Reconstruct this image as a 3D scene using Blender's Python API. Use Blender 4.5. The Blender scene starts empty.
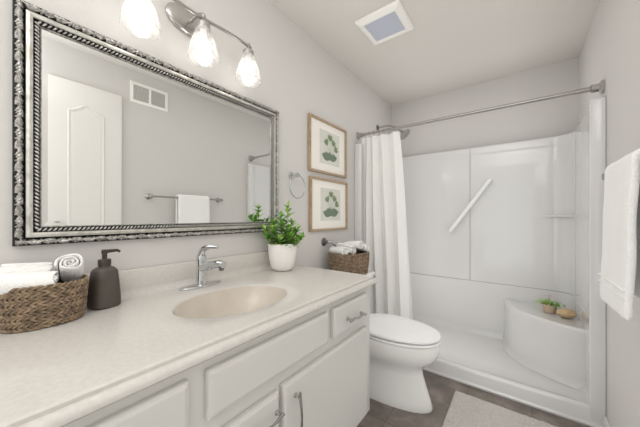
import bpy, bmesh, math, random
from mathutils import Vector, Matrix, noise as mnoise
random.seed(7)
PI = math.pi
scene = bpy.context.scene
COL = scene.collection

# ------------------------------------------------------------------ camera, world, lights, exposure
CZ = 1.14
cam_d = bpy.data.cameras.new('camera'); cam = bpy.data.objects.new('camera', cam_d); COL.objects.link(cam)
cam.location = (1.1616, 0.0, CZ); cam.rotation_euler = (PI/2, 0, math.radians(37.2157))
cam_d.sensor_width = 36; cam_d.lens = 264/640*36; cam_d.shift_y = 3.3/640; cam_d.clip_start = 0.01
scene.camera = cam
scene.view_settings.view_transform = 'Standard'; scene.view_settings.look = 'None'
scene.view_settings.gamma = 1.0; scene.view_settings.use_curve_mapping = False
scene.view_settings.exposure = -0.03
w = bpy.data.worlds.new('ambient_fill_world'); scene.world = w; w.use_nodes = True  # lights through the doorway and tints the added ambient fill
w.node_tree.nodes['Background'].inputs[0].default_value = (0.915, 0.955, 1.0, 1); w.node_tree.nodes['Background'].inputs[1].default_value = 0.6
def area(name, loc, rot, sx, sy, power, color):
    d = bpy.data.lights.new(name, 'AREA'); d.shape = 'RECTANGLE'; d.size = sx; d.size_y = sy; d.energy = power; d.color = color
    o = bpy.data.objects.new(name, d); COL.objects.link(o); o.location = loc; o.rotation_euler = rot
    return o
DOOR_FILL = area('doorway_fill', (0.85, -0.98, 1.15), (PI/2, 0, 0), 1.0, 2.0, 3.5, (0.95, 0.975, 1.0))  # unseen fill light added in the doorway behind the camera
BOUNCE = area('ceiling_bounce_fill', (1.0, -0.55, 1.75), (math.radians(180+10), 0, 0), 0.6, 0.5, 26.0, (0.955, 0.975, 1.0))  # added fill light, aimed up so the ceiling spreads it
BULB_STRENGTH = 9.5
# flat ambient fill added in the renderer to brighten every surface
scene.cycles.use_fast_gi = True; scene.cycles.fast_gi_method = 'ADD'
w.light_settings.ao_factor = 0.36; w.light_settings.distance = 0.45
scene.cycles.ao_bounces_render = 1

# ------------------------------------------------------------------ helpers
def lin(c):
    return tuple(((v/255)/12.92 if v/255 <= 0.04045 else ((v/255+0.055)/1.055)**2.4) for v in c) + (1.0,)

def mat(name, rgb, rough=0.5, metal=0.0, var=None, vscale=8.0, bump=0.0, bscale=60.0, coat=0.0, spec=0.5, detail=3.0, sub=0.0):
    m = bpy.data.materials.new(name); m.use_nodes = True
    nt = m.node_tree; b = nt.nodes['Principled BSDF']
    b.inputs['Base Color'].default_value = lin(rgb); b.inputs['Roughness'].default_value = rough; b.inputs['Metallic'].default_value = metal
    b.inputs['Specular IOR Level'].default_value = spec; b.inputs['Coat Weight'].default_value = coat
    if coat: b.inputs['Coat Roughness'].default_value = 0.06
    tc = nt.nodes.new('ShaderNodeTexCoord')
    if var:
        n = nt.nodes.new('ShaderNodeTexNoise'); n.inputs['Scale'].default_value = vscale; n.inputs['Detail'].default_value = detail
        r = nt.nodes.new('ShaderNodeValToRGB'); r.color_ramp.elements[0].position = 0.3; r.color_ramp.elements[1].position = 0.7
        r.color_ramp.elements[0].color = lin(var); r.color_ramp.elements[1].color = lin(rgb)
        nt.links.new(tc.outputs['Object'], n.inputs['Vector']); nt.links.new(n.outputs['Fac'], r.inputs['Fac']); nt.links.new(r.outputs['Color'], b.inputs['Base Color'])
    if bump:
        n2 = nt.nodes.new('ShaderNodeTexNoise'); n2.inputs['Scale'].default_value = bscale; n2.inputs['Detail'].default_value = 2
        bp = nt.nodes.new('ShaderNodeBump'); bp.inputs['Strength'].default_value = bump; bp.inputs['Distance'].default_value = 0.004
        nt.links.new(tc.outputs['Object'], n2.inputs['Vector']); nt.links.new(n2.outputs['Fac'], bp.inputs['Height']); nt.links.new(bp.outputs['Normal'], b.inputs['Normal'])
    return m

class MB:
    def __init__(s): s.v = []; s.f = []
    def box(s, x0, x1, y0, y1, z0, z1):
        n = len(s.v)
        s.v += [(x0,y0,z0),(x1,y0,z0),(x1,y1,z0),(x0,y1,z0),(x0,y0,z1),(x1,y0,z1),(x1,y1,z1),(x0,y1,z1)]
        s.f += [tuple(n+i for i in q) for q in ((0,3,2,1),(4,5,6,7),(0,1,5,4),(1,2,6,5),(2,3,7,6),(3,0,4,7))]
        return s
    def grid(s, rows, cu=False, cv=False):
        """rows: list of lists of points; cu closes along each row, cv closes across rows"""
        n = len(s.v); R = len(rows); K = len(rows[0])
        for r in rows: s.v += [tuple(p) for p in r]
        for i in range(R if cv else R-1):
            for j in range(K if cu else K-1):
                a = n+i*K+j; b = n+i*K+(j+1)%K; c = n+((i+1)%R)*K+(j+1)%K; d = n+((i+1)%R)*K+j
                s.f.append((a,b,c,d))
        return s
    def ngon(s, pts):
        n = len(s.v); s.v += [tuple(p) for p in pts]; s.f.append(tuple(range(n, n+len(pts)))); return s
    def lathe(s, prof, c=(0,0,0), axis='z', segs=32, ex=1.0, ey=1.0, cap=True):
        rows = []
        for r, h in prof:
            row = []
            for k in range(segs):
                a = 2*PI*k/segs; p, q = r*math.cos(a)*ex, r*math.sin(a)*ey
                if axis == 'z': row.append((c[0]+p, c[1]+q, c[2]+h))
                elif axis == 'x': row.append((c[0]+h, c[1]+p, c[2]+q))
                else: row.append((c[0]+q, c[1]+h, c[2]+p))
            rows.append(row)
        s.grid(rows, cu=True)
        if cap:
            s.ngon(rows[0][::-1]); s.ngon(rows[-1])
        return s
    def tube(s, pts, r, segs=12, closed=False, caps=True):
        pts = [Vector(p) for p in pts]; n = len(pts); rows = []
        up = Vector((0,0,1)); prev = None
        for i, p in enumerate(pts):
            a = pts[(i-1)%n] if (closed or i > 0) else p; b = pts[(i+1)%n] if (closed or i < n-1) else p
            t = (b-a).normalized()
            if prev is None:
                u = t.cross(up)
                if u.length < 1e-3: u = t.cross(Vector((1,0,0)))
            else:
                u = prev - t*prev.dot(t)
            u.normalize(); prev = u; v = t.cross(u)
            rr = r[i] if isinstance(r, (list, tuple)) else r
            rows.append([p + (u*math.cos(2*PI*k/segs)+v*math.sin(2*PI*k/segs))*rr for k in range(segs)])
        s.grid(rows, cu=True, cv=closed)
        if caps and not closed:
            s.ngon(rows[0][::-1]); s.ngon(rows[-1])
        return s
    def xform(s, M, start=0):
        for i in range(start, len(s.v)): s.v[i] = tuple(M @ Vector(s.v[i]))
        return s
    def build(s, name, m, parent=None, local=False, bevel=0.0, bseg=2, smooth=True, subsurf=0, solid=0.0, weld=False):
        me = bpy.data.meshes.new(name); off = Vector((0,0,0))
        if parent and not local:
            q = parent
            while q: off += Vector(q.location); q = q.parent
        me.from_pydata([tuple(Vector(p)-off) for p in s.v], [], s.f)
        bm = bmesh.new(); bm.from_mesh(me)
        if weld: bmesh.ops.remove_doubles(bm, verts=bm.verts, dist=1e-5)
        bmesh.ops.recalc_face_normals(bm, faces=bm.faces); bm.to_mesh(me); bm.free()
        o = bpy.data.objects.new(name, me); COL.objects.link(o)
        if parent: o.parent = parent
        me.materials.append(m)
        if solid:
            md = o.modifiers.new('solid', 'SOLIDIFY'); md.thickness = solid; md.offset = 0
        if bevel:
            md = o.modifiers.new('bevel', 'BEVEL'); md.width = bevel; md.segments = bseg; md.limit_method = 'ANGLE'; md.angle_limit = math.radians(40)
        if subsurf:
            md = o.modifiers.new('subsurf', 'SUBSURF'); md.levels = subsurf; md.render_levels = subsurf
        if smooth:
            for p in me.polygons: p.use_smooth = True
            if not subsurf:
                md = o.modifiers.new('edges', 'EDGE_SPLIT'); md.split_angle = math.radians(38)
        return o

def tag(o, label=None, cat=None, group=None, kind=None):
    if label: o['label'] = label
    if cat: o['category'] = cat
    if group: o['group'] = group
    if kind: o['kind'] = kind
    return o
def thing(name, label, cat, loc, rot=(0,0,0), group=None):
    o = bpy.data.objects.new(name, None); COL.objects.link(o); o.location = loc; o.rotation_euler = rot
    o.empty_display_size = 0.05
    return tag(o, label, cat, group)
def struct(o): o['kind'] = 'structure'; return o
def copy_tree(o, parent=None):
    c = o.copy(); COL.objects.link(c); c.parent = parent
    for ch in list(o.children): copy_tree(ch, c)
    return c
def catmull(pts, n=8):
    pts = [Vector(p) for p in pts]; out = []
    for i in range(len(pts)-1):
        p0 = pts[max(i-1,0)]; p1 = pts[i]; p2 = pts[i+1]; p3 = pts[min(i+2,len(pts)-1)]
        for k in range(n):
            t = k/n
            out.append(0.5*((2*p1)+(p2-p0)*t+(2*p0-5*p1+4*p2-p3)*t*t+(3*p1-p0-3*p2+p3)*t**3))
    out.append(pts[-1]); return out

# ------------------------------------------------------------------ materials
M = {}
M['wall'] = mat('greige_wall_paint', (205,202,198), 0.7, bump=0.12, bscale=120, spec=0.3)
M['ceil'] = mat('ceiling_paint', (212,208,202), 0.85, bump=0.18, bscale=90, spec=0.2)
M['trim'] = mat('white_trim_paint', (226,224,219), 0.4)
M['cab'] = mat('cabinet_paint', (201,199,194), 0.38, bump=0.03, bscale=50)
M['marble'] = mat('cultured_marble', (205,201,196), 0.24, var=(197,192,185), vscale=90, detail=8, coat=0.25)
M['basin'] = mat('cultured_marble_basin', (206,197,186), 0.15, var=(198,188,175), vscale=14, detail=6, coat=0.5)
M['chrome'] = mat('polished_chrome', (214,216,218), 0.09, 1.0)
M['nickel'] = mat('brushed_nickel', (196,194,191), 0.25, 1.0)
M['darknickel'] = mat('dark_nickel', (140,138,136), 0.3, 1.0)
M['fiber'] = mat('glossy_fiberglass', (215,214,212), 0.09, coat=0.7)
M['porc'] = mat('porcelain', (233,232,229), 0.1, coat=0.5)
M['plastic'] = mat('white_plastic_seat', (238,238,237), 0.18)
M['terry'] = mat('white_terry_cloth', (240,239,236), 0.95, bump=0.9, bscale=240, spec=0.1)
M['curtain'] = mat('white_curtain_fabric', (236,235,232), 0.85, bump=0.15, bscale=400, spec=0.15)
M['wicker'] = mat('brown_wicker', (160,138,112), 0.65, var=(92,77,62), vscale=55, detail=4)
M['wickerin'] = mat('dark_wicker_lining', (70,52,38), 0.9)  # dark inner shell behind the weave
M['bottle'] = mat('dark_bronze_ceramic', (84,76,70), 0.38, var=(72,64,58), vscale=20)
M['pump'] = mat('dark_bronze_pump', (78,70,64), 0.3, 0.6)
M['pot'] = mat('white_ceramic_pot', (236,233,228), 0.4, bump=0.08, bscale=120)
M['soil'] = mat('dark_soil', (60,46,36), 0.95, bump=0.8, bscale=120)
M['leaf'] = mat('green_leaf', (130,180,74), 0.42, var=(86,142,54), vscale=28)
M['leafy'] = mat('light_green_leaf', (190,216,118), 0.42, var=(140,184,82), vscale=28)
M['stem'] = mat('green_stem', (96,118,58), 0.6)
M['oak'] = mat('light_oak_frame', (178,156,130), 0.5, var=(156,134,108), vscale=40)
M['mat'] = mat('mat_board', (236,232,224), 0.8)
M['paper'] = mat('print_paper', (206,206,196), 0.7, var=(214,212,204), vscale=12)
M['ink1'] = mat('print_ink_dark_green', (128,142,122), 0.8, var=(96,112,98), vscale=90)
M['ink2'] = mat('print_ink_green', (140,156,122), 0.8, var=(108,128,98), vscale=90)
M['bulbcap'] = mat('lamp_socket', (200,198,195), 0.3, 1.0)
M['lens'] = mat('bluish_diffuser', (186,190,204), 0.35)
M['ventwhite'] = mat('white_vent_plastic', (236,234,228), 0.4)
M['ventdark'] = mat('dark_vent_cavity', (96,92,88), 0.8)
M['rug'] = mat('grey_beige_shag', (214,210,206), 0.98, var=(168,162,156), vscale=220, bump=1.0, bscale=260, spec=0.05)
M['clay'] = mat('pale_clay_pot', (196,176,154), 0.75)
M['pumice'] = mat('tan_pumice', (206,182,146), 0.9, var=(190,162,124), vscale=50, bump=0.5, bscale=150)
M['pink'] = mat('pink_petal', (206,150,140), 0.6)
M['grout'] = mat('seam_caulk', (176,172,166), 0.7)

# antique silver for the mirror frame: worn silver with a dark wash in a pattern
def silver(name, light, dark, scale, lo=0.35, hi=0.62, rough=0.32):
    m = mat(name, light, rough, 0.85); nt = m.node_tree; b = nt.nodes['Principled BSDF']
    tc = nt.nodes.new('ShaderNodeTexCoord'); n = nt.nodes.new('ShaderNodeTexNoise'); n.inputs['Scale'].default_value = scale; n.inputs['Detail'].default_value = 4
    r = nt.nodes.new('ShaderNodeValToRGB'); r.color_ramp.elements[0].position = lo; r.color_ramp.elements[1].position = hi
    r.color_ramp.elements[0].color = lin(dark); r.color_ramp.elements[1].color = lin(light)
    nt.links.new(tc.outputs['Object'], n.inputs['Vector']); nt.links.new(n.outputs['Fac'], r.inputs['Fac']); nt.links.new(r.outputs['Color'], b.inputs['Base Color'])
    return m
M['silver'] = silver('antique_silver_carving', (220,219,215), (150,148,144), 130)
M['silverdark'] = silver('antique_silver_recess', (70,68,66), (40,38,37), 90, rough=0.5)
M['silverliner'] = silver('worn_silver_leaf', (226,225,219), (196,194,186), 40, rough=0.42)
M['silverrope'] = silver('bright_silver_rope', (236,235,231), (190,188,184), 60, rough=0.35)
mm = mat('mirror_silvering', (247,248,247), 0.0, 1.0); M['mirror'] = mm

# glass of the lamp shades: mottled translucent glass
def shade_mat():
    m = bpy.data.materials.new('mottled_shade_glass'); m.use_nodes = True; nt = m.node_tree; nt.nodes.clear()
    out = nt.nodes.new('ShaderNodeOutputMaterial')
    tr = nt.nodes.new('ShaderNodeBsdfTranslucent'); tr.inputs[0].default_value = (0.8,0.79,0.775,1)
    df = nt.nodes.new('ShaderNodeBsdfDiffuse'); df.inputs[0].default_value = (0.8,0.79,0.775,1)
    tp = nt.nodes.new('ShaderNodeBsdfTransparent'); tp.inputs[0].default_value = (0.97,0.97,0.97,1)
    gl = nt.nodes.new('ShaderNodeBsdfGlossy'); gl.inputs['Roughness'].default_value = 0.12
    m1 = nt.nodes.new('ShaderNodeMixShader'); m1.inputs[0].default_value = 0.5
    m2 = nt.nodes.new('ShaderNodeMixShader'); m3 = nt.nodes.new('ShaderNodeMixShader'); m3.inputs[0].default_value = 0.06
    tc = nt.nodes.new('ShaderNodeTexCoord'); n = nt.nodes.new('ShaderNodeTexNoise'); n.inputs['Scale'].default_value = 22; n.inputs['Detail'].default_value = 3
    mr = nt.nodes.new('ShaderNodeMapRange'); mr.inputs[1].default_value = 0.35; mr.inputs[2].default_value = 0.7; mr.inputs[3].default_value = 0.60; mr.inputs[4].default_value = 0.93
    L = nt.links.new
    L(tc.outputs['Object'], n.inputs['Vector']); L(n.outputs['Fac'], mr.inputs[0]); L(mr.outputs[0], m2.inputs[0])
    L(tr.outputs[0], m1.inputs[1]); L(df.outputs[0], m1.inputs[2]); L(m1.outputs[0], m2.inputs[1]); L(tp.outputs[0], m2.inputs[2])
    L(m2.outputs[0], m3.inputs[1]); L(gl.outputs[0], m3.inputs[2]); L(m3.outputs[0], out.inputs[0])
    return m
M['shade'] = shade_mat()
def emit(name, rgb, strength):
    m = bpy.data.materials.new(name); m.use_nodes = True; nt = m.node_tree; nt.nodes.clear()
    e = nt.nodes.new('ShaderNodeEmission'); e.inputs[0].default_value = lin(rgb); e.inputs[1].default_value = strength
    o = nt.nodes.new('ShaderNodeOutputMaterial'); nt.links.new(e.outputs[0], o.inputs[0]); return m
M['bulb'] = emit('lit_bulb', (255,250,243), BULB_STRENGTH)

def floor_mat():
    m = mat('slate_tile', (128,116,106), 0.45, bump=0.0); nt = m.node_tree; b = nt.nodes['Principled BSDF']; L = nt.links.new
    tc = nt.nodes.new('ShaderNodeTexCoord'); mp = nt.nodes.new('ShaderNodeMapping'); mp.inputs['Location'].default_value = (0.09, 0.24, 0)
    br = nt.nodes.new('ShaderNodeTexBrick'); br.offset = 0.0; br.inputs['Scale'].default_value = 1.0
    br.inputs['Brick Width'].default_value = 0.326; br.inputs['Row Height'].default_value = 0.326; br.inputs['Mortar Size'].default_value = 0.003
    br.inputs['Color1'].default_value = (1,1,1,1); br.inputs['Color2'].default_value = (0.82,0.82,0.82,1); br.inputs['Mortar'].default_value = (0.62,0.6,0.58,1)
    n = nt.nodes.new('ShaderNodeTexNoise'); n.inputs['Scale'].default_value = 7; n.inputs['Detail'].default_value = 8; n.inputs['Roughness'].default_value = 0.65
    r = nt.nodes.new('ShaderNodeValToRGB'); r.color_ramp.elements[0].position = 0.3; r.color_ramp.elements[1].position = 0.72
    r.color_ramp.elements[0].color = lin((96,90,86)); r.color_ramp.elements[1].color = lin((154,145,137))
    e = r.color_ramp.elements.new(0.5); e.color = lin((121,111,104))
    mx = nt.nodes.new('ShaderNodeMix'); mx.data_type = 'RGBA'; mx.blend_type = 'MULTIPLY'; mx.inputs[0].default_value = 1.0
    bp = nt.nodes.new('ShaderNodeBump'); bp.inputs['Strength'].default_value = 0.25; bp.inputs['Distance'].default_value = 0.004
    L(tc.outputs['Object'], mp.inputs['Vector']); L(mp.outputs[0], br.inputs['Vector']); L(tc.outputs['Object'], n.inputs['Vector']); L(n.outputs['Fac'], r.inputs['Fac'])
    L(r.outputs['Color'], mx.inputs[6]); L(br.outputs['Color'], mx.inputs[7]); L(mx.outputs[2], b.inputs['Base Color'])
    L(n.outputs['Fac'], bp.inputs['Height']); L(bp.outputs[0], b.inputs['Normal'])
    return m
M['floor'] = floor_mat()

# ------------------------------------------------------------------ room shell
W, D, H, Y0 = 1.524, 2.868, 2.388, -1.0
struct(MB().box(-0.1, W+0.1, Y0-0.1, D+0.1, -0.08, 0.0).build('floor', M['floor'], smooth=False))
struct(MB().box(-0.1, W+0.1, Y0-0.1, D+0.1, H, H+0.08).build('ceiling', M['ceil'], smooth=False))
struct(MB().box(-0.1, 0.0, Y0-0.1, D+0.1, 0.0, H).build('wall_left', M['wall'], smooth=False))
struct(MB().box(W, W+0.1, Y0-0.1, D+0.1, 0.0, H).build('wall_right', M['wall'], smooth=False))
struct(MB().box(0.0, W, D, D+0.1, 0.0, H).build('wall_back', M['wall'], smooth=False))
b = MB(); b.box(0.0, 0.3, Y0-0.1, Y0, 0.0, H); b.box(1.4, W, Y0-0.1, Y0, 0.0, H); b.box(0.3, 1.4, Y0-0.1, Y0, 2.2, H)
struct(b.build('wall_front', M['wall'], smooth=False))
struct(MB().box(W-0.012, W, 0.78, 2.03, 0.0, 0.085).build('baseboard_right', M['trim'], bevel=0.004))
struct(MB().box(0.0, 0.012, 1.2, 2.03, 0.0, 0.085).build('baseboard_left', M['trim'], bevel=0.004))

# linen closet door on the right wall (seen in the mirror)
DY0, DY1, DZ1 = 0.305, 0.748, 2.13
door = struct(MB().box(W-0.034, W-0.001, DY0, DY1, 0.012, DZ1).build('door_1', M['trim'], bevel=0.003))
def arch_outline(y0, y1, z0, z1, rise, n=12):
    pts = [(y0, z0), (y1, z0)]
    for k in range(n+1):
        t = k/n; y = y1+(y0-y1)*t
        s = 0.5-0.5*math.cos(2*PI*t)
        pts.append((y, z1+rise*s))
    return pts
def panel_ring(m, out, inn, xo, xi):
    n = len(out)
    m.grid([[(xo, y, z) for y, z in out], [(xi, y, z) for y, z in inn]], cu=True)
pm = MB()
for (z0, z1, rise) in ((1.02, 1.92, 0.055), (0.2, 0.9, 0.0)):
    o1 = arch_outline(DY0+0.112, DY1-0.112, z0, z1, rise)
    cy, cz = (DY0+DY1)/2, (z0+z1)/2
    def inset(d): return [(y+(d if y < cy else -d) if abs(y-cy) > 0.02 else y, z+(d if z < cz else -d)) for y, z in o1]
    i1 = inset(0.008); i2 = inset(0.02); i3 = inset(0.028)
    panel_ring(pm, o1, i1, W-0.034, W-0.044); panel_ring(pm, i1, i2, W-0.044, W-0.038); panel_ring(pm, i2, i3, W-0.038, W-0.041)
    pm.ngon([(W-0.041, y, z) for y, z in i3])
pm.build('door_panel', M['trim'], door)
kb = MB(); kb.lathe([(0.018,0),(0.018,-0.004),(0.007,-0.007),(0.007,-0.018),(0.014,-0.022),(0.017,-0.029),(0.013,-0.036),(0.004,-0.038)], (W-0.034, DY0+0.06, 1.075), 'x', 20)
kb.build('door_knob', M['nickel'], door)

# ------------------------------------------------------------------ shower stall
YS, YB = 2.034, 2.80           # front flange and inner back face
XL, XR = 0.04, 1.484
stall = thing('shower_stall', 'white glossy fibreglass shower stall with moulded corner seat and low curb', 'shower', (0.76, YS, 0.0))
def wall_path():
    p = [(0.002, YS), (0.052, YS), (0.060, YS+0.006), (0.062, YS+0.016), (0.060, YS+0.05), (XL, YS+0.08)]
    R = 0.11
    p.append((XL, YB-R-0.2)); p.append((XL, YB-R-0.004))
    for k in range(9):
        a = PI - k*PI/2/8; p.append((XL+R+R*math.cos(a), YB-R+R*math.sin(a)))
    p.append((XL+R+0.004, YB)); p.append((0.786, YB)); left = list(p)
    q = [(0.790, YB), (XR-R-0.004, YB)]
    for k in range(9):
        a = PI/2 - k*PI/2/8; q.append((XR-R+R*math.cos(a), YB-R+R*math.sin(a)))
    q += [(XR, YB-R-0.004), (XR, YB-R-0.2), (XR, YS+0.08), (1.464, YS+0.05), (1.462, YS+0.016), (1.464, YS+0.006), (1.472, YS), (W-0.002, YS)]
    return left, q
def shell(path, z0, z1, toplip):
    m = MB(); rows = [[(x, y, z0) for x, y in path], [(x, y, z1-0.010) for x, y in path], [(x, y, z1-0.006) for x, y in path]]
    # outward (towards the wall) offset for the rounded top
    def offs(d):
        out = []
        for i, (x, y) in enumerate(path):
            a = path[max(i-1,0)]; c = path[min(i+1, len(path)-1)]
            t = Vector((c[0]-a[0], c[1]-a[1])); t.normalize(); nrm = Vector((-t.y, t.x))
            nx, ny = x+nrm.x*d, y+nrm.y*d
            if toplip: nx = min(max(nx, 0.001), W-0.001); ny = min(ny, D-0.001)
            out.append((nx, ny))
        return out
    if toplip:
        rows.append([(x, y, z1-0.001) for x, y in offs(0.003)]); rows.append([(x, y, z1) for x, y in offs(0.008)]); rows.append([(x, y, z1) for x, y in offs(0.03)])
    else:
        rows.append([(x, y, z1) for x, y in offs(0.004)]); rows.append([(x, y, z1) for x, y in offs(0.02)])
    return m.grid(rows)
lp, rp = wall_path()
ZS, ZT = 0.552, 1.78
shell(lp[:6], 0.03, ZT, True).build('front_flange', M['fiber'], stall); shell(rp[-6:], 0.03, ZT, True).build('front_flange', M['fiber'], stall)
shell(lp[5:], ZS, ZT, True).build('wall_panel', M['fiber'], stall)
shell(rp[:-5], ZS, ZT, True).build('wall_panel', M['fiber'], stall)
lower = lp[5:-1] + rp[1:-5]
shell(lower, 0.03, ZS-0.004, False).build('lower_wall', M['fiber'], stall)
# back filler behind the seams
MB().box(0.70, 0.88, YB+0.006, YB+0.01, 0.3, 1.77).build('seam_strip', M['grout'], stall)
MB().box(0.16, 1.36, YB+0.011, YB+0.015, ZS-0.05, ZS+0.05).build('seam_strip', M['grout'], stall)
# pan with curb: profile in (y,z), swept along X
prof = [(YS-0.008,0.001),(YS-0.010,0.012),(YS-0.002,0.020),(YS+0.000,0.026),(YS+0.008,0.082),(YS+0.012,0.094),(YS+0.020,0.1),(YS+0.032,0.101),(YS+0.045,0.096),(YS+0.06,0.078),(YS+0.085,0.062),(2.3,0.056),(2.62,0.056),(2.76,0.062),(2.785,0.072),(2.796,0.095),(YB,0.12)]
xs = [0.002, 0.045, 0.06, 0.08, 0.12, 0.4, 0.76, 1.1, 1.40, 1.44, 1.465, 1.48, W-0.002]
rows = []
for x in xs:
    e = max(0.0, (0.09-min(x, W-x))/0.05); rows.append([(x, y, z+(min(e,1.0)**2*0.04 if y > YS+0.1 else 0.0)) for y, z in prof])
MB().grid(rows).build('shower_pan', M['fiber'], stall)
# moulded corner seat
sc = catmull([(1.04,2.81),(1.085,2.60),(1.16,2.47),(1.25,2.40),(1.37,2.335),(1.49,2.30)], 7)
def seat_ring(d, z):
    c = Vector((1.6, 2.95)); return [(p.x+(c-p.xy).normalized().x*d, p.y+(c-p.xy).normalized().y*d, z) for p in [Vector((q.x, q.y)) for q in sc]]
def seat_pts():
    base = [Vector((q.x, q.y)) for q in [Vector((p[0], p[1], 0)) for p in sc]]
    return base
def seat_ring(d, z):
    c = Vector((1.6, 2.95)); out = []
    for q in seat_pts():
        n = (c-q).normalized(); out.append((q.x+n.x*d, q.y+n.y*d, z))
    return out
sm = MB(); rows = [seat_ring(-0.02,0.058), seat_ring(-0.006,0.075), seat_ring(0.0,0.11), seat_ring(0.004,0.395), seat_ring(0.004,0.412), seat_ring(0.005,0.420), seat_ring(0.009,0.428), seat_ring(0.018,0.432), seat_ring(0.035,0.431), seat_ring(0.06,0.428)]
rows.append([(1.484 if i > len(sc)//2 else p[0]*0.3+1.484*0.7, YB-0.002 if i <= len(sc)//2 else p[1]*0.3+YB*0.7, 0.427) for i, p in enumerate(rows[-1])])
rows.append([(1.49, YB+0.002, 0.427)]*len(sc))
sm.grid(rows).build('corner_seat', M['fiber'], stall, weld=True)
# low-relief soap ledge in the right back corner
led = catmull([(1.24,2.803),(1.32,2.796),(1.395,2.774),(1.445,2.735),(1.472,2.69),(1.487,2.62)], 5)
lm = MB(); lm.grid([[(p.x, p.y, 1.140) for p in led], [(p.x-0.0, p.y, 1.152) for p in led], [(min(p.x+0.05,1.50), min(p.y+0.06,2.81), 1.153) for p in led]])
lm.build('soap_ledge', M['fiber'], stall)
# outer shell strips that close the stall against the room walls
# grab bar
gb = thing('grab_bar', 'slanted white grab bar fixed on the back wall of the shower', 'grab bar', (0.79, YB-0.03, 1.23))
a, c = Vector((0.632, YB-0.045, 1.01)), Vector((0.945, YB-0.045, 1.462))
MB().tube([a, c], 0.0165, 16).build('bar', M['plastic'], gb)
for p in (a, c):
    MB().tube([(p.x, YB-0.001, p.z), (p.x, YB-0.05, p.z)], 0.0145, 16).build('mount', M['plastic'], gb)

# ------------------------------------------------------------------ shower rod, curtain, shower head
rod = thing('shower_curtain_rod', 'chrome shower curtain rod spanning the alcove', 'curtain rod', (0.0, 2.09, 1.866))
rz = lambda x: 1.866-0.014*x/W
MB().tube([(0.01,2.09,rz(0)), (1.42,2.088,rz(1.42))], 0.0115, 16).build('inner_tube', M['nickel'], rod)
MB().tube([(1.41,2.088,rz(1.41)), (W-0.012,2.087,rz(W))], 0.0140, 16).build('outer_tube', M['nickel'], rod)
MB().lathe([(0.034,0.001),(0.034,0.006),(0.028,0.012),(0.019,0.018),(0.019,0.045),(0.013,0.047)], (0,2.09,rz(0)), 'x', 24).build('flange', M['nickel'], rod)
MB().lathe([(0.036,-0.001),(0.036,-0.008),(0.030,-0.014),(0.022,-0.02),(0.022,-0.05),(0.015,-0.053)], (W,2.087,rz(W)), 'x', 24).build('flange', M['nickel'], rod)

cur = thing('shower_curtain', 'white fabric shower curtain gathered at the left end of the rod', 'shower curtain', (0.2, 2.09, 0.13))
NU, NV = 150, 30
rows = []
for j in range(NV+1):
    v = j/NV; z = 1.835-v*(1.835-0.13)
    x0 = 0.03; x1 = 0.378 + 0.115*v**0.8
    amp = 0.012+0.017*min(1, v*4)
    row = []
    for i in range(NU+1):
        u = i/NU; ph = 2*PI*(5.5*u**0.8 + 0.3*math.sin(3.1*u+0.5) + 0.12*math.sin(2*v+5*u))
        s = math.sin(ph); s = math.copysign(abs(s)**0.8, s)
        y = 2.092 + amp*s + 0.006*math.sin(11*u+3*v)
        x = x0+(x1-x0)*u + 0.008*math.sin(ph*2+v)
        sag = 0.004*(1-math.cos(ph)) if j == 0 else 0
        row.append((x, y, z-sag))
    rows.append(row)
MB().grid(rows).build('curtain_cloth', M['curtain'], cur, solid=0.0018)
for k in range(7):
    x = 0.066+k*0.045; pts = [(x, 2.0895+0.019*math.cos(t*2*PI/16), rz(x)-0.006+0.021*math.sin(t*2*PI/16)) for t in range(16)]
    MB().tube(pts, 0.0013, 6, closed=True).build('curtain_ring', M['nickel'], cur)

sh = thing('shower_fixture', 'brushed nickel shower head on a bent arm behind the curtain', 'shower head', (0.0, 2.5, 2.045))
MB().lathe([(0.03,0.001),(0.03,0.005),(0.02,0.012),(0.011,0.014)], (0,2.5,2.045), 'x', 24).build('flange', M['darknickel'], sh)
MB().tube(catmull([(0.005,2.5,2.045),(0.10,2.5,2.045),(0.18,2.5,2.02),(0.245,2.5,1.965)],6), 0.009, 12).build('arm', M['nickel'], sh)
hd = MB(); hd.lathe([(0.012,0.0),(0.014,-0.02),(0.02,-0.03),(0.05,-0.052),(0.058,-0.058),(0.058,-0.068),(0.05,-0.07)], (0,0,0), 'z', 28)
hd.xform(Matrix.Translation((0.24,2.5,1.972)) @ Matrix.Rotation(math.radians(-42), 4, 'Y')); hd.build('head', M['nickel'], sh)

# ------------------------------------------------------------------ vanity cabinet
CT = 0.847                       # countertop height
VY0, VY1, VX = -0.55, 1.165, 0.58
van = thing('vanity_cabinet', 'long white painted vanity cabinet below the beige countertop', 'cabinet', (0.29, 0.31, 0.0))
b = MB(); zt = CT-0.0352
b.box(VX-0.018, VX, VY0, VY1, 0.205, zt); b.box(0.003, VX-0.018, VY1-0.018, VY1, 0.205, zt); b.box(0.003, VX-0.018, VY0, VY0+0.018, 0.205, zt)
b.box(0.003, VX-0.018, VY0+0.018, VY1-0.018, 0.205, 0.223); b.box(0.003, 0.012, VY0+0.018, VY1-0.018, 0.223, zt); b.box(0.003, VX-0.075, VY0, VY1-0.004, 0.0, 0.205)
b.build('body', M['cab'], van, bevel=0.002)
FX = 0.60
def front(name, y0, y1, z0, z1):
    m = MB(); bw = 0.012
    o = [(y0,z0),(y1,z0),(y1,z1),(y0,z1)]
    def ins(d): return [(y0+d,z0+d),(y1-d,z0+d),(y1-d,z1-d),(y0+d,z1-d)]
    rings = [(VX+0.0005,0.0),(FX-0.008,0.0),(FX-0.004,0.002),(FX-0.003,bw*0.45),(FX-0.0005,bw*0.8),(FX,bw)]
    m.grid([[(x, *p) for p in ins(d)] for x, d in rings], cu=True); m.ngon([(FX, *p) for p in ins(bw)])
    return m.build(name, M['cab'], van, smooth=False)
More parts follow.
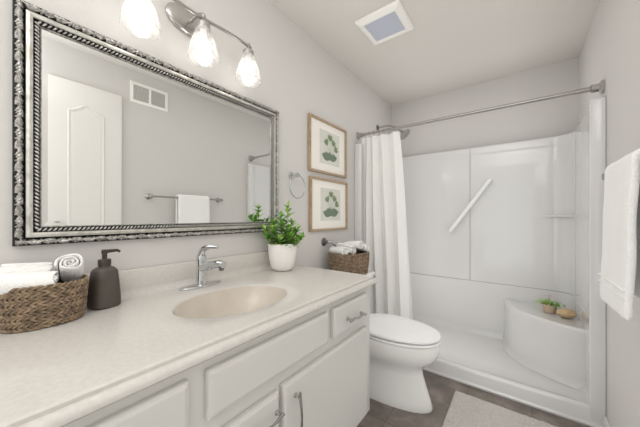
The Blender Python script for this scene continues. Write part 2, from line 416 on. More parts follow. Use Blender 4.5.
def bar_handle(parent, y0, z0, y1, z1, bow=0.02):
    m = MB(); p0 = Vector((FX, y0, z0)); p1 = Vector((FX, y1, z1)); d = p1-p0
    for p in (p0, p1): m.lathe([(0.0075,0.0),(0.0075,0.003),(0.0045,0.006),(0.0045,bow-0.004)], tuple(p), 'x', 12)
    pts = []; rad = []
    for k in range(13):
        t = -0.12+1.24*k/12; q = p0+d*t; q.x = FX+bow+0.007*math.sin(PI*max(0,min(1,t))); pts.append(q); rad.append(0.0034+0.0014*abs(math.cos(PI*t)))
    m.tube(pts, rad, 10)
    return m.build('handle', M['nickel'], parent)
def twig_handle(parent, y0, z0, y1, z1):
    m = MB(); p0 = Vector((FX, y0, z0)); p1 = Vector((FX, y1, z1)); d = p1-p0
    for p in (p0, p1): m.lathe([(0.008,0.0),(0.008,0.003),(0.005,0.006),(0.005,0.022)], tuple(p), 'x', 12)
    pts = []; rad = []
    for k in range(19):
        t = -0.14+1.28*k/18; q = p0+d*t; q.x = FX+0.024+0.003*math.sin(t*9); q.z += 0.004*math.sin(t*2*PI*1.5); pts.append(q); rad.append(0.0034+0.0024*abs(math.cos(t*PI*2)))
    m.tube(pts, rad, 10)
    return m.build('handle', M['nickel'], parent)
tag(front('false_front', 0.324, 0.795, 0.674, 0.788), 'wide blank panel below the sink')
d1 = front('drawer', 0.831, 1.107, 0.674, 0.788); twig_handle(d1, 0.925, 0.725, 1.035, 0.716)
dr = front('door', 0.563, 1.107, 0.228, 0.634); bar_handle(dr, 0.612, 0.582, 0.612, 0.455)
for z0, z1 in ((0.46, 0.628), (0.228, 0.445)):
    q = front('drawer', 0.324, 0.546, z0, z1); bar_handle(q, 0.452, (z0+z1)/2+0.03, 0.532, (z0+z1)/2+0.03)
for y0, y1 in ((-0.02, 0.282), (-0.36, -0.055)):
    for z0, z1 in ((0.674,0.788),(0.46,0.628),(0.228,0.445)):
        q = front('drawer', y0, y1, z0, z1); bar_handle(q, (y0+y1)/2-0.045, (z0+z1)/2, (y0+y1)/2+0.045, (z0+z1)/2)

# ------------------------------------------------------------------ countertop with integral basin
top = thing('countertop', 'beige cultured marble countertop with integral oval sink', 'countertop', (0.3, 0.31, CT-0.034))
CY0, CY1 = -0.57, 1.198
SX, SY, SA, SB = 0.342, 0.577, 0.158, 0.213      # basin centre and half axes (x, y)
XB, XF = 0.045, 0.575
NA = 96
def rect_hit(a, x0, x1, y0, y1):
    dx, dy = math.cos(a), math.sin(a); t = 1e9
    if dx > 1e-9: t = min(t, (x1-SX)/dx)
    if dx < -1e-9: t = min(t, (x0-SX)/dx)
    if dy > 1e-9: t = min(t, (y1-SY)/dy)
    if dy < -1e-9: t = min(t, (y0-SY)/dy)
    return SX+dx*t, SY+dy*t
RY0, RY1 = 0.26, 0.87
angs = [2*PI*k/NA for k in range(NA)]
for cxn, cyn in ((XB,RY0),(XB,RY1),(XF,RY0),(XF,RY1)):
    ca = math.atan2(cyn-SY, cxn-SX) % (2*PI); i = min(range(NA), key=lambda k: abs(angs[k]-ca)); angs[i] = ca
tm = MB()
ell = lambda a, s: (SX+SA*s*math.cos(a)/ (1 if 1 else 1), SY+SB*s*math.sin(a))
def ellp(a, s):
    # point of the ellipse in direction a (true direction)
    r = s/math.sqrt((math.cos(a)/SA)**2+(math.sin(a)/SB)**2); return SX+r*math.cos(a), SY+r*math.sin(a)
outer = [rect_hit(a, XB, XF, RY0, RY1) for a in angs]; lip = [ellp(a, 1.0) for a in angs]; lip2 = [ellp(a, 0.965) for a in angs]
mid = [((p[0]+q[0])/2, (p[1]+q[1])/2) for p, q in zip(outer, lip)]
tm.grid([[(x,y,CT) for x,y in outer], [(x,y,CT) for x,y in mid], [(x,y,CT) for x,y in lip], [(*ellp(a,0.985),CT-0.0015) for a in angs], [(*ellp(a,0.97),CT-0.006) for a in angs]], cu=True)
for y0, y1 in ((CY0, RY0), (RY1, CY1)): tm.grid([[(XB,y0,CT),(XF,y0,CT)],[(XB,y1,CT),(XF,y1,CT)]])
# front edge profile and back cove, swept along Y
fp = [(XF,CT),(0.580,CT-0.0004),(0.583,CT-0.0025),(0.5838,CT-0.0095),(0.5865,CT-0.0105),(0.590,CT-0.0085),(0.596,CT-0.0095),(0.602,CT-0.0135),(0.6048,CT-0.019),(0.604,CT-0.026),(0.598,CT-0.032),(0.588,CT-0.0345),(0.535,CT-0.0345)]
def sweep(pr, y0, y1): tm.grid([[(x,y0,z) for x,z in pr],[(x,y1,z) for x,z in pr]])
sweep(fp, CY0, CY1)
SPL = 0.021                       # backsplash front face
SE = 1.165                        # backsplash end
cove = [(XB,CT),(0.037,CT+0.002),(0.029,CT+0.008),(SPL+0.002,CT+0.016),(SPL,CT+0.024)]
sweep(cove, CY0, SE); tm.grid([[(0.002,SE,CT),(XB,SE,CT)],[(0.002,CY1,CT),(XB,CY1,CT)]])
tm.ngon([(0.002,CY1,CT)]+[(x,CY1,z) for x,z in fp[:-1]]+[(0.002,CY1,CT-0.0345)])
tm.ngon([(0.002,CY0,CT)]+[(x,CY0,z) for x,z in fp[:-1]]+[(0.002,CY0,CT-0.0345)])
tm.ngon([(0.002,SE,CT)]+[(x,SE,z) for x,z in cove]+[(0.002,SE,CT+0.024)])
tm.build('slab', M['marble'], top, weld=True)
bp_ = MB(); ST = CT+0.098
pr = [(SPL,CT+0.024),(SPL,ST-0.006),(SPL-0.002,ST-0.0015),(SPL-0.006,ST),(0.002,ST)]
bp_.grid([[(x,CY0,z) for x,z in pr],[(x,SE-0.006,z) for x,z in pr],[(max(0.002,x-0.006),SE,z) for x,z in pr]]); bp_.ngon([(0.002,SE,CT+0.02)]+[(max(0.002,x-0.006),SE,z) for x,z in pr])
bp_.build('backsplash', M['marble'], top, weld=True)
bs = MB(); rows = []
for s, z in ((0.97,-0.006),(0.945,-0.018),(0.90,-0.037),(0.83,-0.060),(0.74,-0.082),(0.62,-0.104),(0.48,-0.123),(0.32,-0.138),(0.13,-0.147)):
    rows.append([(ellp(a,s)[0]-(1-s)*0.03, ellp(a,s)[1], CT+z) for a in angs])
bs.grid(rows, cu=True); bs.ngon(rows[-1]); bs.build('basin', M['basin'], top)
dm = MB(); dm.lathe([(0.023,0.0),(0.023,0.003),(0.018,0.005),(0.016,0.002),(0.015,0.006),(0.004,0.008)], (SX-0.026, SY, CT-0.1475), 'z', 28)
tag(dm.build('drain', M['chrome'], top), 'round chrome drain')

# ------------------------------------------------------------------ faucet
FXc, FY = 0.088, 0.585
fa = thing('faucet', 'chrome single lever faucet behind the oval sink', 'faucet', (FXc, FY, CT))
pl = MB(); pl.lathe([(0.001,0.0),(1.0,0.0),(1.0,0.004),(0.93,0.008),(0.6,0.010),(0.001,0.0105)], (FXc,FY,CT+0.0005), 'z', 40, ex=0.030, ey=0.09, cap=False); pl.build('base_plate', M['chrome'], fa)
bd = MB(); bd.lathe([(0.023,0.009),(0.0225,0.02),(0.0195,0.05),(0.0185,0.085),(0.020,0.105),(0.021,0.118),(0.019,0.128),(0.010,0.135)], (FXc,FY,CT), 'z', 28); bd.build('body', M['chrome'], fa)
sp = MB(); sp.tube(catmull([(FXc+0.005,FY,CT+0.078),(FXc+0.055,FY+0.003,CT+0.091),(FXc+0.11,FY+0.010,CT+0.104),(FXc+0.142,FY+0.014,CT+0.104)],6), [0.017]*8+[0.0155]*6+[0.0145]*5, 18)
sp.build('spout', M['chrome'], fa)
ae = MB(); ae.lathe([(0.0105,0.0),(0.0105,-0.010),(0.009,-0.012)], (FXc+0.130,FY+0.012,CT+0.092), 'z', 18); ae.build('aerator', M['darknickel'], fa)
hl = MB(); hl.tube(catmull([(FXc-0.002,FY,CT+0.130),(FXc+0.010,FY+0.002,CT+0.154),(FXc+0.045,FY+0.010,CT+0.167),(FXc+0.088,FY+0.022,CT+0.168)],6), [0.0165-0.0006*k for k in range(19)], 14)
hl.build('lever_handle', M['chrome'], fa)

# ------------------------------------------------------------------ toilet
TY = 1.635
toi = thing('toilet', 'white porcelain toilet with closed lid between vanity and shower', 'toilet', (0.45, TY, 0.0))
def egg(xb, xf, hw, z, n=48, pw=2.25):
    xc = xb+(xf-xb)*0.42; out = []
    for k in range(n):
        a = 2*PI*k/n; c, s = math.cos(a), math.sin(a)
        e = 2/ (pw if c < 0 else 2.0)
        cx = math.copysign(abs(c)**e, c); sy = math.copysign(abs(s)**(2/2.1), s)
        out.append((xc+cx*((xf-xc) if c >= 0 else (xc-xb)), TY+hw*sy, z))
    return out
bw = MB()
secs = [(0.0,.15,.748,.122),(0.012,.15,.750,.124),(0.04,.15,.742,.121),(0.12,.15,.716,.110),(0.19,.155,.694,.107),(0.225,.16,.694,.114),(0.255,.165,.716,.132),(0.285,.175,.757,.158),(0.315,.185,.776,.173),(0.345,.20,.787,.180),(0.375,.21,.790,.182),(0.392,.21,.788,.181),(0.399,.22,.780,.174)]
rows = [egg(xb,xf,hw,z) for z,xb,xf,hw in secs]; bw.grid(rows, cu=True); bw.ngon(rows[0][::-1]); bw.ngon(rows[-1]); bw.build('bowl', M['porc'], toi)
def slab(name, z0, z1, xb, xf, hw, m, crown=0.0):
    b = MB(); rows = [egg(xb+.006,xf-.006,hw-.006,z0), egg(xb,xf,hw,z0+.005), egg(xb,xf,hw,z1-.007), egg(xb+.003,xf-.003,hw-.003,z1-.002), egg(xb+.012,xf-.012,hw-.012,z1), egg(xb+.08,xf-.1,hw-.08,z1+crown)]
    b.grid(rows, cu=True); b.ngon(rows[0][::-1]); b.ngon(rows[-1]); return b.build(name, m, toi)
slab('seat', 0.4035, 0.418, .285, .793, .183, M['plastic']); slab('lid', 0.4245, 0.444, .270, .794, .184, M['plastic'], 0.004)
for q in (-0.075, 0.075): MB().box(.255,.30,TY+q-.02,TY+q+.02,.40,.43).build('hinge', M['plastic'], toi, bevel=.006)
tk = MB(); rows = []
for z, g in ((.36,.0),(.40,.006),(.66,.018),(.688,.018)):
    x0,x1,y0,y1 = .025,.235+g,TY-.205-g,TY+.205+g; r = .03
    ring = []
    for (cx_,cy_,a0) in ((x1-r,y1-r,0),(x0+r*.3,y1-r*.3,PI/2),(x0+r*.3,y0+r*.3,PI),(x1-r,y0+r,1.5*PI)):
        rr = r if cx_ > .1 else r*.3
        for k in range(6): ring.append((cx_+rr*math.cos(a0+k*PI/10), cy_+rr*math.sin(a0+k*PI/10), z))
    rows.append(ring)
tk.grid(rows, cu=True); tk.ngon(rows[0][::-1]); tk.ngon(rows[-1]); tk.build('tank', M['porc'], toi)
MB().box(.018,.272,TY-.238,TY+.238,.690,.722).build('tank_lid', M['porc'], toi, bevel=.010, bseg=3)
lv = MB(); lv.tube([(.253,TY-.15,.63),(.272,TY-.15,.63),(.276,TY-.12,.625),(.276,TY-.07,.618)], .006, 10); lv.build('flush_lever', M['chrome'], toi)

# ------------------------------------------------------------------ woven baskets and rolled towels
def basket(label, loc, rotz, a, bb, h, rows_n, twists):
    t = thing('woven_basket', label, 'basket', loc, (0,0,rotz), 'woven baskets')
    sc_ = lambda z: 0.90+0.10*math.sin(min(1,z/h)*PI/2)
    wv = MB(); N = twists*8; rh = h/rows_n
    for r in range(rows_n):
        zc = rh*(r+0.5); sgn = 1 if r % 2 else -1
        for st in (0, PI):
            pts = []
            for k in range(N):
                th = 2*PI*k/N; ph = sgn*twists*th+st
                rad = rh*0.26*math.cos(ph); dz = rh*0.36*math.sin(ph)
                s = sc_(zc); ca, sa = math.cos(th), math.sin(th)
                ca = math.copysign(abs(ca)**0.85, ca); sa = math.copysign(abs(sa)**0.85, sa)
                pts.append(((a*s+rad)*ca, (bb*s+rad)*sa, zc+dz))
            wv.tube(pts, rh*0.34, 6, closed=True)
    wv.build('weave', M['wicker'], t, local=True)
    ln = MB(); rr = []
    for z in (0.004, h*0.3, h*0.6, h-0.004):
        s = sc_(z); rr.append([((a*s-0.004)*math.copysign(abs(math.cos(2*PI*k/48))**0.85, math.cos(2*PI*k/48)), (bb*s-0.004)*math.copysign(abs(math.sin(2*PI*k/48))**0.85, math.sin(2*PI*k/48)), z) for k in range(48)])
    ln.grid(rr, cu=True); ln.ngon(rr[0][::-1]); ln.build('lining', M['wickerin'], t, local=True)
    return t
def towel_roll(label, loc, rot, r, L, turns, group, flat=0.96):
    n = 22*turns; th = r/(turns+0.35)
    out = []; inn = []
    for k in range(n+1):
        a = 2*PI*turns*k/n; ro = th*0.55+(r-th*0.55)*k/n
        out.append((ro*math.cos(a), ro*math.sin(a)*flat)); ri = max(0.001, ro-th*0.72); inn.append((ri*math.cos(a), ri*math.sin(a)*flat))
    loop = out+inn[::-1]; K = len(loop); half = len(out)
    def ring(x, d):
        o = []
        for i in range(half):
            p, q = Vector(out[i]), Vector(inn[i]); m_ = (p+q)/2; o.append((p, q, m_, i))
        res = []
        for p, q, m_, i in o: v = m_+(p-m_)*d; res.append((x+0.004*math.sin(i*0.7), v.x, v.y))
        for p, q, m_, i in o[::-1]: v = m_+(q-m_)*d; res.append((x+0.004*math.sin(i*0.7), v.x, v.y))
        return res
    m = MB(); st = [(-L/2,0.35),(-L/2+0.003,0.75),(-L/2+0.009,1.0),(-L/4,1.0),(0,1.02),(L/4,1.0),(L/2-0.009,1.0),(L/2-0.003,0.75),(L/2,0.35)]
    rows = [ring(x,d) for x,d in st]; m.grid(rows, cu=True)
    for row in (rows[0], rows[-1]):
        nb = len(m.v); m.v += row
        for i in range(half-1): m.f.append((nb+i, nb+i+1, nb+K-2-i, nb+K-1-i))
    o = m.build('rolled_towel', M['terry'])
    o.location = loc; o.rotation_euler = rot
    return tag(o, label, 'towel', group)
R_ = math.radians
bk1 = basket('brown woven basket of rolled towels on the countertop beside the soap dispenser', (0.104, 0.122, CT+0.0022), R_(84), 0.087, 0.070, 0.112, 12, 20)
towel_roll('white rolled towel lying at the front left of the countertop basket', (0.136, 0.090, CT+0.122), (R_(20), R_(4), R_(78)), 0.035, 0.098, 3, 'rolled towels in the countertop basket')
towel_roll('white rolled towel behind the front roll at the left end of the countertop basket', (0.064, 0.088, CT+0.132), (R_(60), R_(4), R_(84)), 0.035, 0.098, 3, 'rolled towels in the countertop basket')
towel_roll('white rolled towel standing highest beside the dispenser end of the countertop basket', (0.104, 0.176, CT+0.138), (R_(200), R_(-38), R_(-12)), 0.034, 0.088, 3, 'rolled towels in the countertop basket')
bk2 = basket('dark brown woven basket of rolled towels on the toilet tank lid', (0.160, 1.672, 0.7255), R_(77), 0.158, 0.114, 0.156, 11, 22)
for off, z, r, L, rx, ry, lab in (
    (-0.108,0.900,0.034,0.150,10,-3,'white rolled towel nearest the chrome wall hook in the tank basket'),
    (-0.036,0.909,0.035,0.155,130,5,'second white rolled towel from the wall hook in the tank basket'),
    (0.036,0.929,0.0345,0.160,60,-6,'white rolled towel sitting highest in the tank basket'),
    (0.114,0.910,0.0335,0.150,200,4,'white rolled towel nearest the shower curtain in the tank basket')):
    towel_roll(lab, (0.160+0.22*off, 1.672+0.96*off, z), (R_(rx),R_(ry),R_(-13+off*60)), r, L, 3, 'rolled towels in the tank basket', 1.0)

# ------------------------------------------------------------------ soap dispenser
sd = thing('soap_dispenser', 'dark bronze soap dispenser bottle standing beside the woven basket', 'soap dispenser', (0.076, 0.262, CT+0.0005), (0,0,R_(15)))
sd.scale = (1.0, 1.0, 1.22)
bt = MB(); rows = []
for s, z in ((.036,0),(.0395,.003),(.0405,.008),(.0395,.03),(.036,.068),(.0325,.094),(.030,.100),(.024,.104),(.0165,.106),(.016,.110)):
    ring = []
    for k in range(40):
        a = 2*PI*k/40; c, q = math.cos(a), math.sin(a); e = 0.72 if z < .1 else 0.95
        ring.append((s*math.copysign(abs(c)**e, c), s*math.copysign(abs(q)**e, q), z))
    rows.append(ring)
bt.grid(rows, cu=True); bt.ngon(rows[0][::-1]); bt.ngon(rows[-1]); bt.build('bottle', M['bottle'], sd, local=True)
MB().lathe([(.017,.109),(.0175,.111),(.0175,.124),(.016,.126),(.007,.1265),(.007,.140),(.0085,.141),(.0085,.150),(.006,.152)], (0,0,0), 'z', 24).build('pump_collar', M['pump'], sd, local=True)
MB().tube([(0,-.004,.146),(.004,.012,.147),(.010,.032,.1475),(.012,.040,.143)], [.0055,.005,.004,.0035], 10).build('nozzle', M['pump'], sd, local=True)

# ------------------------------------------------------------------ leaves
def leaf(m, base, d, L, wd, up=Vector((0,0,1)), curl=0.25):
    d = d.normalized(); side = d.cross(up)
    if side.length < 1e-3: side = Vector((1,0,0))
    side.normalize(); nrm = side.cross(d).normalized(); rows = []
    for k in range(6):
        t = k/5; c = base+d*(L*t)-nrm*(curl*L*t*t)
        ww = wd*(math.sin(PI*min(1,(t*0.94+0.05)))**0.8)
        rows.append([c-side*ww+nrm*ww*0.25, c, c+side*ww+nrm*ww*0.25])
    m.grid(rows)
px_, py_ = 0.113, 1.037
pp = thing('potted_plant', 'leafy green plant in a white ceramic pot on the countertop', 'plant', (px_, py_, CT+0.0005))
MB().lathe([(.001,0),(.044,0),(.055,.005),(.064,.022),(.072,.055),(.077,.095),(.0785,.130),(.0775,.146),(.0755,.148),(.073,.146),(.071,.13),(.001,.128)], (px_,py_,CT+0.0005), 'z', 48, cap=False).build('pot', M['pot'], pp)
MB().lathe([(.001,.136),(.04,.137),(.0715,.132)], (px_,py_,CT), 'z', 24, cap=False).build('soil', M['soil'], pp)
stm = MB(); lf = MB(); lf2 = MB()
rnd = random.Random(11)
z0 = CT+0.13
stems = [(0.02,0.02,0.175),(-0.03,-0.04,0.11),(0.045,0.0,0.085),(-0.035,0.03,0.10),(0.0,-0.07,0.085),(0.05,0.06,0.075),(0.08,-0.02,0.05),(0.0,0.085,0.06),(-0.02,-0.09,0.045),(0.09,0.04,0.035),(0.06,-0.075,0.045),(0.02,-0.03,0.13),(-0.045,-0.07,0.075),(0.05,0.09,0.03),(0.10,0.01,0.02),(0.02,0.05,0.10)]
for i, (dx, dy, hh) in enumerate(stems):
    p0 = Vector((px_+dx*0.3, py_+dy*0.3, z0)); p1 = Vector((px_+dx*0.75, py_+dy*0.75, z0+hh*0.6)); hh *= 1.28; dx *= 1.1; dy *= 1.15; p2 = Vector((px_+dx, py_+dy, z0+hh))
    pts = catmull([p0,p1,p2], 5); stm.tube(pts, [0.0024-0.00012*k for k in range(len(pts))], 6)
    nl = int(16+hh*110)
    for k in range(nl):
        t = 0.15+0.85*k/(nl-1); q = pts[min(len(pts)-1, int(t*(len(pts)-1)))]
        ang = k*2.4+i; el = 0.15+0.9*t*t
        d = Vector((math.cos(ang)*math.cos(el), math.sin(ang)*math.cos(el), math.sin(el)))
        L = rnd.uniform(0.040,0.060)*(1.0 if t < 0.85 else 0.75)
        tip = q+d*L
        if tip.x < 0.012: d.x = abs(d.x)*0.4
        leaf(lf if rnd.random() < 0.62 else lf2, q, d, L, L*rnd.uniform(0.17,0.25), curl=rnd.uniform(0.05,0.4))
stm.build('stem', M['stem'], pp); lf.build('foliage', M['leaf'], pp); lf2.build('foliage', M['leafy'], pp)

# small plant and pumice on the shower seat
qx, qy, qz = 1.335, 2.60, 0.430
sp_ = thing('potted_plant', 'tiny trailing plant in a pale clay pot on the shower seat', 'plant', (qx, qy, qz))
MB().lathe([(.001,0),(.034,0),(.037,.004),(.043,.055),(.045,.06),(.041,.06),(.04,.05),(.001,.05)], (qx,qy,qz), 'z', 32, cap=False).build('pot', M['clay'], sp_)
g1 = MB(); g2 = MB()
for k in range(85):
    a = rnd.uniform(0,2*PI); r = rnd.uniform(0.0,0.075); q = Vector((qx+r*math.cos(a), qy+r*math.sin(a)*0.8, qz+0.058+rnd.uniform(0,0.035)*(1-r/0.09)))
    d = Vector((math.cos(a+rnd.uniform(-1,1)), math.sin(a+rnd.uniform(-1,1)), rnd.uniform(-0.4,0.8)))
    leaf(g1 if rnd.random() < 0.6 else g2, q, d, rnd.uniform(0.018,0.032), 0.006)
for k in range(9):
    a = 2.2+k*0.35; g2.tube(catmull([(qx,qy,qz+0.05),(qx+0.05*math.cos(a),qy+0.04*math.sin(a),qz+0.085),(qx+0.085*math.cos(a),qy+0.07*math.sin(a),qz+0.065)],4), 0.0012, 5)
g1.build('foliage', M['leaf'], sp_); g2.build('foliage', M['leafy'], sp_)
fl = MB(); fl.tube([(qx-0.005,qy,qz+0.06),(qx+0.0,qy+0.02,qz+0.115)], 0.0012, 5)
for k in range(5): leaf(fl, Vector((qx,qy+0.02,qz+0.112)), Vector((math.cos(k*1.256),math.sin(k*1.256),0.5)), 0.016, 0.006)
fl.build('flower', M['pink'], sp_)
pu = MB(); pu.lathe([(.001,-.03),(.03,-.028),(.052,-.016),(.06,0),(.052,.016),(.03,.028),(.001,.03)], (0,0,0), 'z', 32, ex=1.0, ey=0.72, cap=False)
o = pu.build('pumice_stone', M['pumice']); o.location = (1.420, 2.535, qz+0.0295); o.rotation_euler = (0,0,R_(25))
tag(o, 'oval tan pumice stone beside the tiny clay pot on the shower seat', 'pumice')

# ------------------------------------------------------------------ mirror with carved silver frame
MY0, MY1, MZ0, MZ1 = 0.069, 1.098, 1.055, 1.765
mir = thing('wall_mirror', 'large wall mirror in a carved antique silver frame above the countertop', 'mirror', (0.002, (MY0+MY1)/2, MZ0), (0, R_(0.2), 0))
FW = 0.0575
def frame_strip(m, wa, wb, hfun, nw, step=0.0035):
    """band between widths wa..wb from the outer edge, mitred, height from hfun(s, t)"""
    cy, cz = (MY0+MY1)/2, MZ0; Wd, Hd = MY1-MY0, MZ1-MZ0
    for side in range(4):
        Ls = Wd if side % 2 == 0 else Hd
        rows = []
        n = int(Ls/step)
        for i in range(n+1):
            row = []
            for j in range(nw+1):
                t = j/nw; wd = wa+(wb-wa)*t; s = wd+(Ls-2*wd)*i/n
                h = hfun(s, t, Ls)
                if side == 0: y, z = s, wd
                elif side == 2: y, z = Wd-s, Hd-wd
                elif side == 1: y, z = Wd-wd, s
                else: y, z = wd, Hd-s
                row.append((h, y-Wd/2, z))
            rows.append(row)
        m.grid(rows)
def ground(s, t, L): return 0.011+0.012*math.sin(PI*min(1, 0.12+t*0.88))**0.7
m = MB(); frame_strip(m, 0.002, 0.022, ground, 10, 0.02); m.build('carved_ground', M['silverdark'], mir, local=True)
# acanthus scroll: a winding stem with curling leaves, raised on the ground band
def rail_pt(side, s, wd, h):
    Wd, Hd = MY1-MY0, MZ1-MZ0
    if side == 0: return Vector((h, s-Wd/2, wd))
    if side == 2: return Vector((h, Wd/2-s, Hd-wd))
    if side == 1: return Vector((h, Wd/2-wd, s))
    return Vector((h, -Wd/2+wd, Hd-s))
sc_m = MB()
for side in range(4):
    Ls = (MY1-MY0) if side % 2 == 0 else (MZ1-MZ0)
    nper = int(round((Ls-0.02)/0.031)); per = (Ls-0.02)/nper
    def P(s, u, lift):
        u = max(-0.92, min(0.92, u)); t = (u+1)/2; s = max(0.004, min(Ls-0.004, s)); return rail_pt(side, s, 0.002+0.020*t, ground(0, t, 0)+lift)
    pts = [P(0.01+per*k/8, 0.55*math.cos(PI*k/8), 0.0012) for k in range(nper*8+1)]
    sc_m.tube(pts, 0.0017, 6)
    for k in range(nper):
        sg = 1 if k % 2 == 0 else -1
        for (f0, f1, u1, wdt, lf_) in ((-0.48,0.02,-0.88,0.20,0.0030),(-0.25,0.22,-0.70,0.22,0.0034),(0.02,0.40,-0.50,0.20,0.0036),(0.12,0.52,-0.90,0.15,0.0026),(-0.12,0.24,0.90,0.16,0.0028),(0.10,0.44,0.88,0.13,0.0024)):
            f0c = k+f0; u0 = 0.55*math.cos(PI*f0c); a0 = Vector((f0c*per, u0*0.010)); a1 = Vector(((k+f1)*per, sg*u1*0.010))
            n = 8; rows = []; ch = a1-a0; pn = Vector((-ch.y, ch.x)); bow = 0.22*(1 if (ch.y*sg) < 0 else -1)*sg
            def cen(tt): return a0+ch*tt+pn*bow*math.sin(PI*tt)
            for q in range(n+1):
                tt = q/n; c0 = cen(tt); tg = (cen(min(1,tt+0.05))-cen(max(0,tt-0.05))).normalized(); nn = Vector((-tg.y, tg.x))
                wq = per*wdt*math.sin(PI*(0.10+0.87*tt))**0.8*(1+0.16*math.cos(tt*22)); row = []
                for e, lz in ((-1.0,-0.0008),(-0.62,0.62*lf_),(-0.12,lf_),(0.0,0.55*lf_),(0.12,lf_),(0.62,0.62*lf_),(1.0,-0.0008)):
                    pt = c0+nn*wq*e; row.append(P(0.01+pt.x, pt.y/0.010, lz*(0.5+0.5*math.sin(PI*min(1,0.1+tt)))))
                rows.append(row)
            sc_m.grid(rows)
sc_m.build('carved_scroll', M['silver'], mir, local=True)
def flatp(pts):
    def f(s, t, L):
        for (t0,h0),(t1,h1) in zip(pts[:-1], pts[1:]):
            if t <= t1+1e-9: return h0+(h1-h0)*(t-t0)/max(1e-9,(t1-t0))
        return pts[-1][1]
    return f
m = MB(); frame_strip(m, 0.0, 0.0022, flatp([(0,0.0),(0.15,0.010),(1,0.0125)]), 4, 0.03)
frame_strip(m, 0.0218, 0.0236, flatp([(0,0.012),(0.5,0.0105),(1,0.014)]), 4, 0.03)
frame_strip(m, 0.0395, 0.0425, flatp([(0,0.018),(0.3,0.011),(1,0.010)]), 4, 0.03)
frame_strip(m, 0.0425, 0.0540, flatp([(0,0.010),(1,0.009)]), 2, 0.03)
m.build('dark_fillet', M['silverdark'], mir, local=True, smooth=False)
m = MB(); frame_strip(m, 0.0234, 0.0398, flatp([(0,0.016),(0.1,0.020),(0.5,0.0225),(0.9,0.021),(1,0.017)]), 10, 0.03); m.build('silver_liner', M['silverliner'], mir, local=True)
m = MB(); frame_strip(m, 0.0530, 0.0575, flatp([(0,0.012),(0.5,0.014),(1,0.0085)]), 4, 0.03); m.build('inner_lip', M['silver'], mir, local=True)
# rope bead: a twisted two-strand rope along each side
rope = MB(); core = MB(); wd = 0.0465; Wd, Hd = MY1-MY0, MZ1-MZ0
for side in range(4):
    Ls = (Wd if side % 2 == 0 else Hd)
    core.tube([rail_pt(side, wd, wd, 0.0135), rail_pt(side, Ls-wd, wd, 0.0135)], 0.0040, 10)
    ns = int(round((Ls-2*wd)/0.0112)); ps = (Ls-2*wd)/ns
    for k in range(ns):
        s0 = wd+ps*(k+0.5); pts = []; rad = []
        for q in range(9):
            th = math.radians(-95+190*q/8); rr = 0.0042
            pts.append(rail_pt(side, s0+ps*0.95*(q/8-0.5), wd+rr*math.sin(th), 0.0135+rr*math.cos(th))); rad.append(0.0012+0.0016*math.sin(PI*q/8))
        rope.tube(pts, rad, 6)
core.build('rope_core', M['silverdark'], mir, local=True); rope.build('rope_moulding', M['silverrope'], mir, local=True)
gm = MB(); gw = FW-0.001
def gring(d, x): return [(x, -Wd/2+gw+d, gw+d), (x, Wd/2-gw-d, gw+d), (x, Wd/2-gw-d, Hd-gw-d), (x, -Wd/2+gw+d, Hd-gw-d)]
gm.grid([gring(-0.003,0.0015), gring(-0.003,0.0065), gring(0.0,0.0070), gring(0.014,0.00715)], cu=True); gm.ngon(gring(0.014,0.00715)); gm.ngon(gring(-0.003,0.0015)[::-1])
gm.build('mirror_glass', M['mirror'], mir, local=True, smooth=False)
MB().box(0.0, 0.006, -Wd/2+0.003, Wd/2-0.003, 0.003, Hd-0.003).build('backing', M['silverdark'], mir, local=True)

# ------------------------------------------------------------------ vanity light
LX, LZ = 0.118, 1.962
vl = thing('vanity_light', 'three lamp brushed nickel vanity light above the mirror', 'wall light', (0.0, 0.578, 1.99))
MB().lathe([(.001,.001),(1.0,.001),(1.0,.008),(0.95,.014),(0.8,.020),(.001,.022)], (0,0.575,1.992), 'x', 40, ex=0.098, ey=0.062, cap=False).build('backplate', M['nickel'], vl)
MB().tube(catmull([(0.015,0.575,1.99),(0.07,0.576,1.995),(0.115,0.578,1.975),(LX,0.578,LZ)],6), 0.0075, 12).build('arm', M['nickel'], vl)
pts = [(LX, 0.338+0.480*k/40, LZ+0.004*math.sin(2*PI*(k/40)*1.5+0.4)) for k in range(41)]
MB().tube(pts, 0.007, 12).build('bar', M['nickel'], vl)
for yy in (0.352, 0.578, 0.804):
    cap = MB(); cap.lathe([(.006,.012),(.009,.010),(.009,-.002),(.006,-.004),(.006,-.018),(.020,-.020),(.026,-.026),(.026,-.046),(.022,-.047)], (LX,yy,LZ), 'z', 24)
    so = cap.build('socket', M['nickel'], vl)
    sd_ = MB(); pr = [(.024,-.040),(.028,-.048),(.036,-.068),(.045,-.094),(.053,-.124),(.058,-.150),(.0605,-.172)]
    rows = []
    for r, h in pr+[(r-.0025,h) for r,h in pr[::-1]]:
        rows.append([(LX+r*math.cos(2*PI*k/48), yy+r*math.sin(2*PI*k/48), LZ+h+(0.004*math.cos(2*PI*k/48*5)*max(0,(-h-0.12)/0.052))) for k in range(48)])
    sd_.grid(rows, cu=True); sd_.build('lamp_shade', M['shade'], vl)
    bl = MB(); bl.lathe([(.001,-.154),(.012,-.152),(.022,-.146),(.028,-.136),(.030,-.124),(.028,-.112),(.022,-.100),(.017,-.093)], (LX,yy,LZ), 'z', 24, cap=False)
    bl.build('bulb', M['bulb'], vl)
    MB().lathe([(.017,-.093),(.0145,-.084),(.013,-.070),(.013,-.046)], (LX,yy,LZ), 'z', 24, cap=False).build('bulb_neck', M['plastic'], vl)

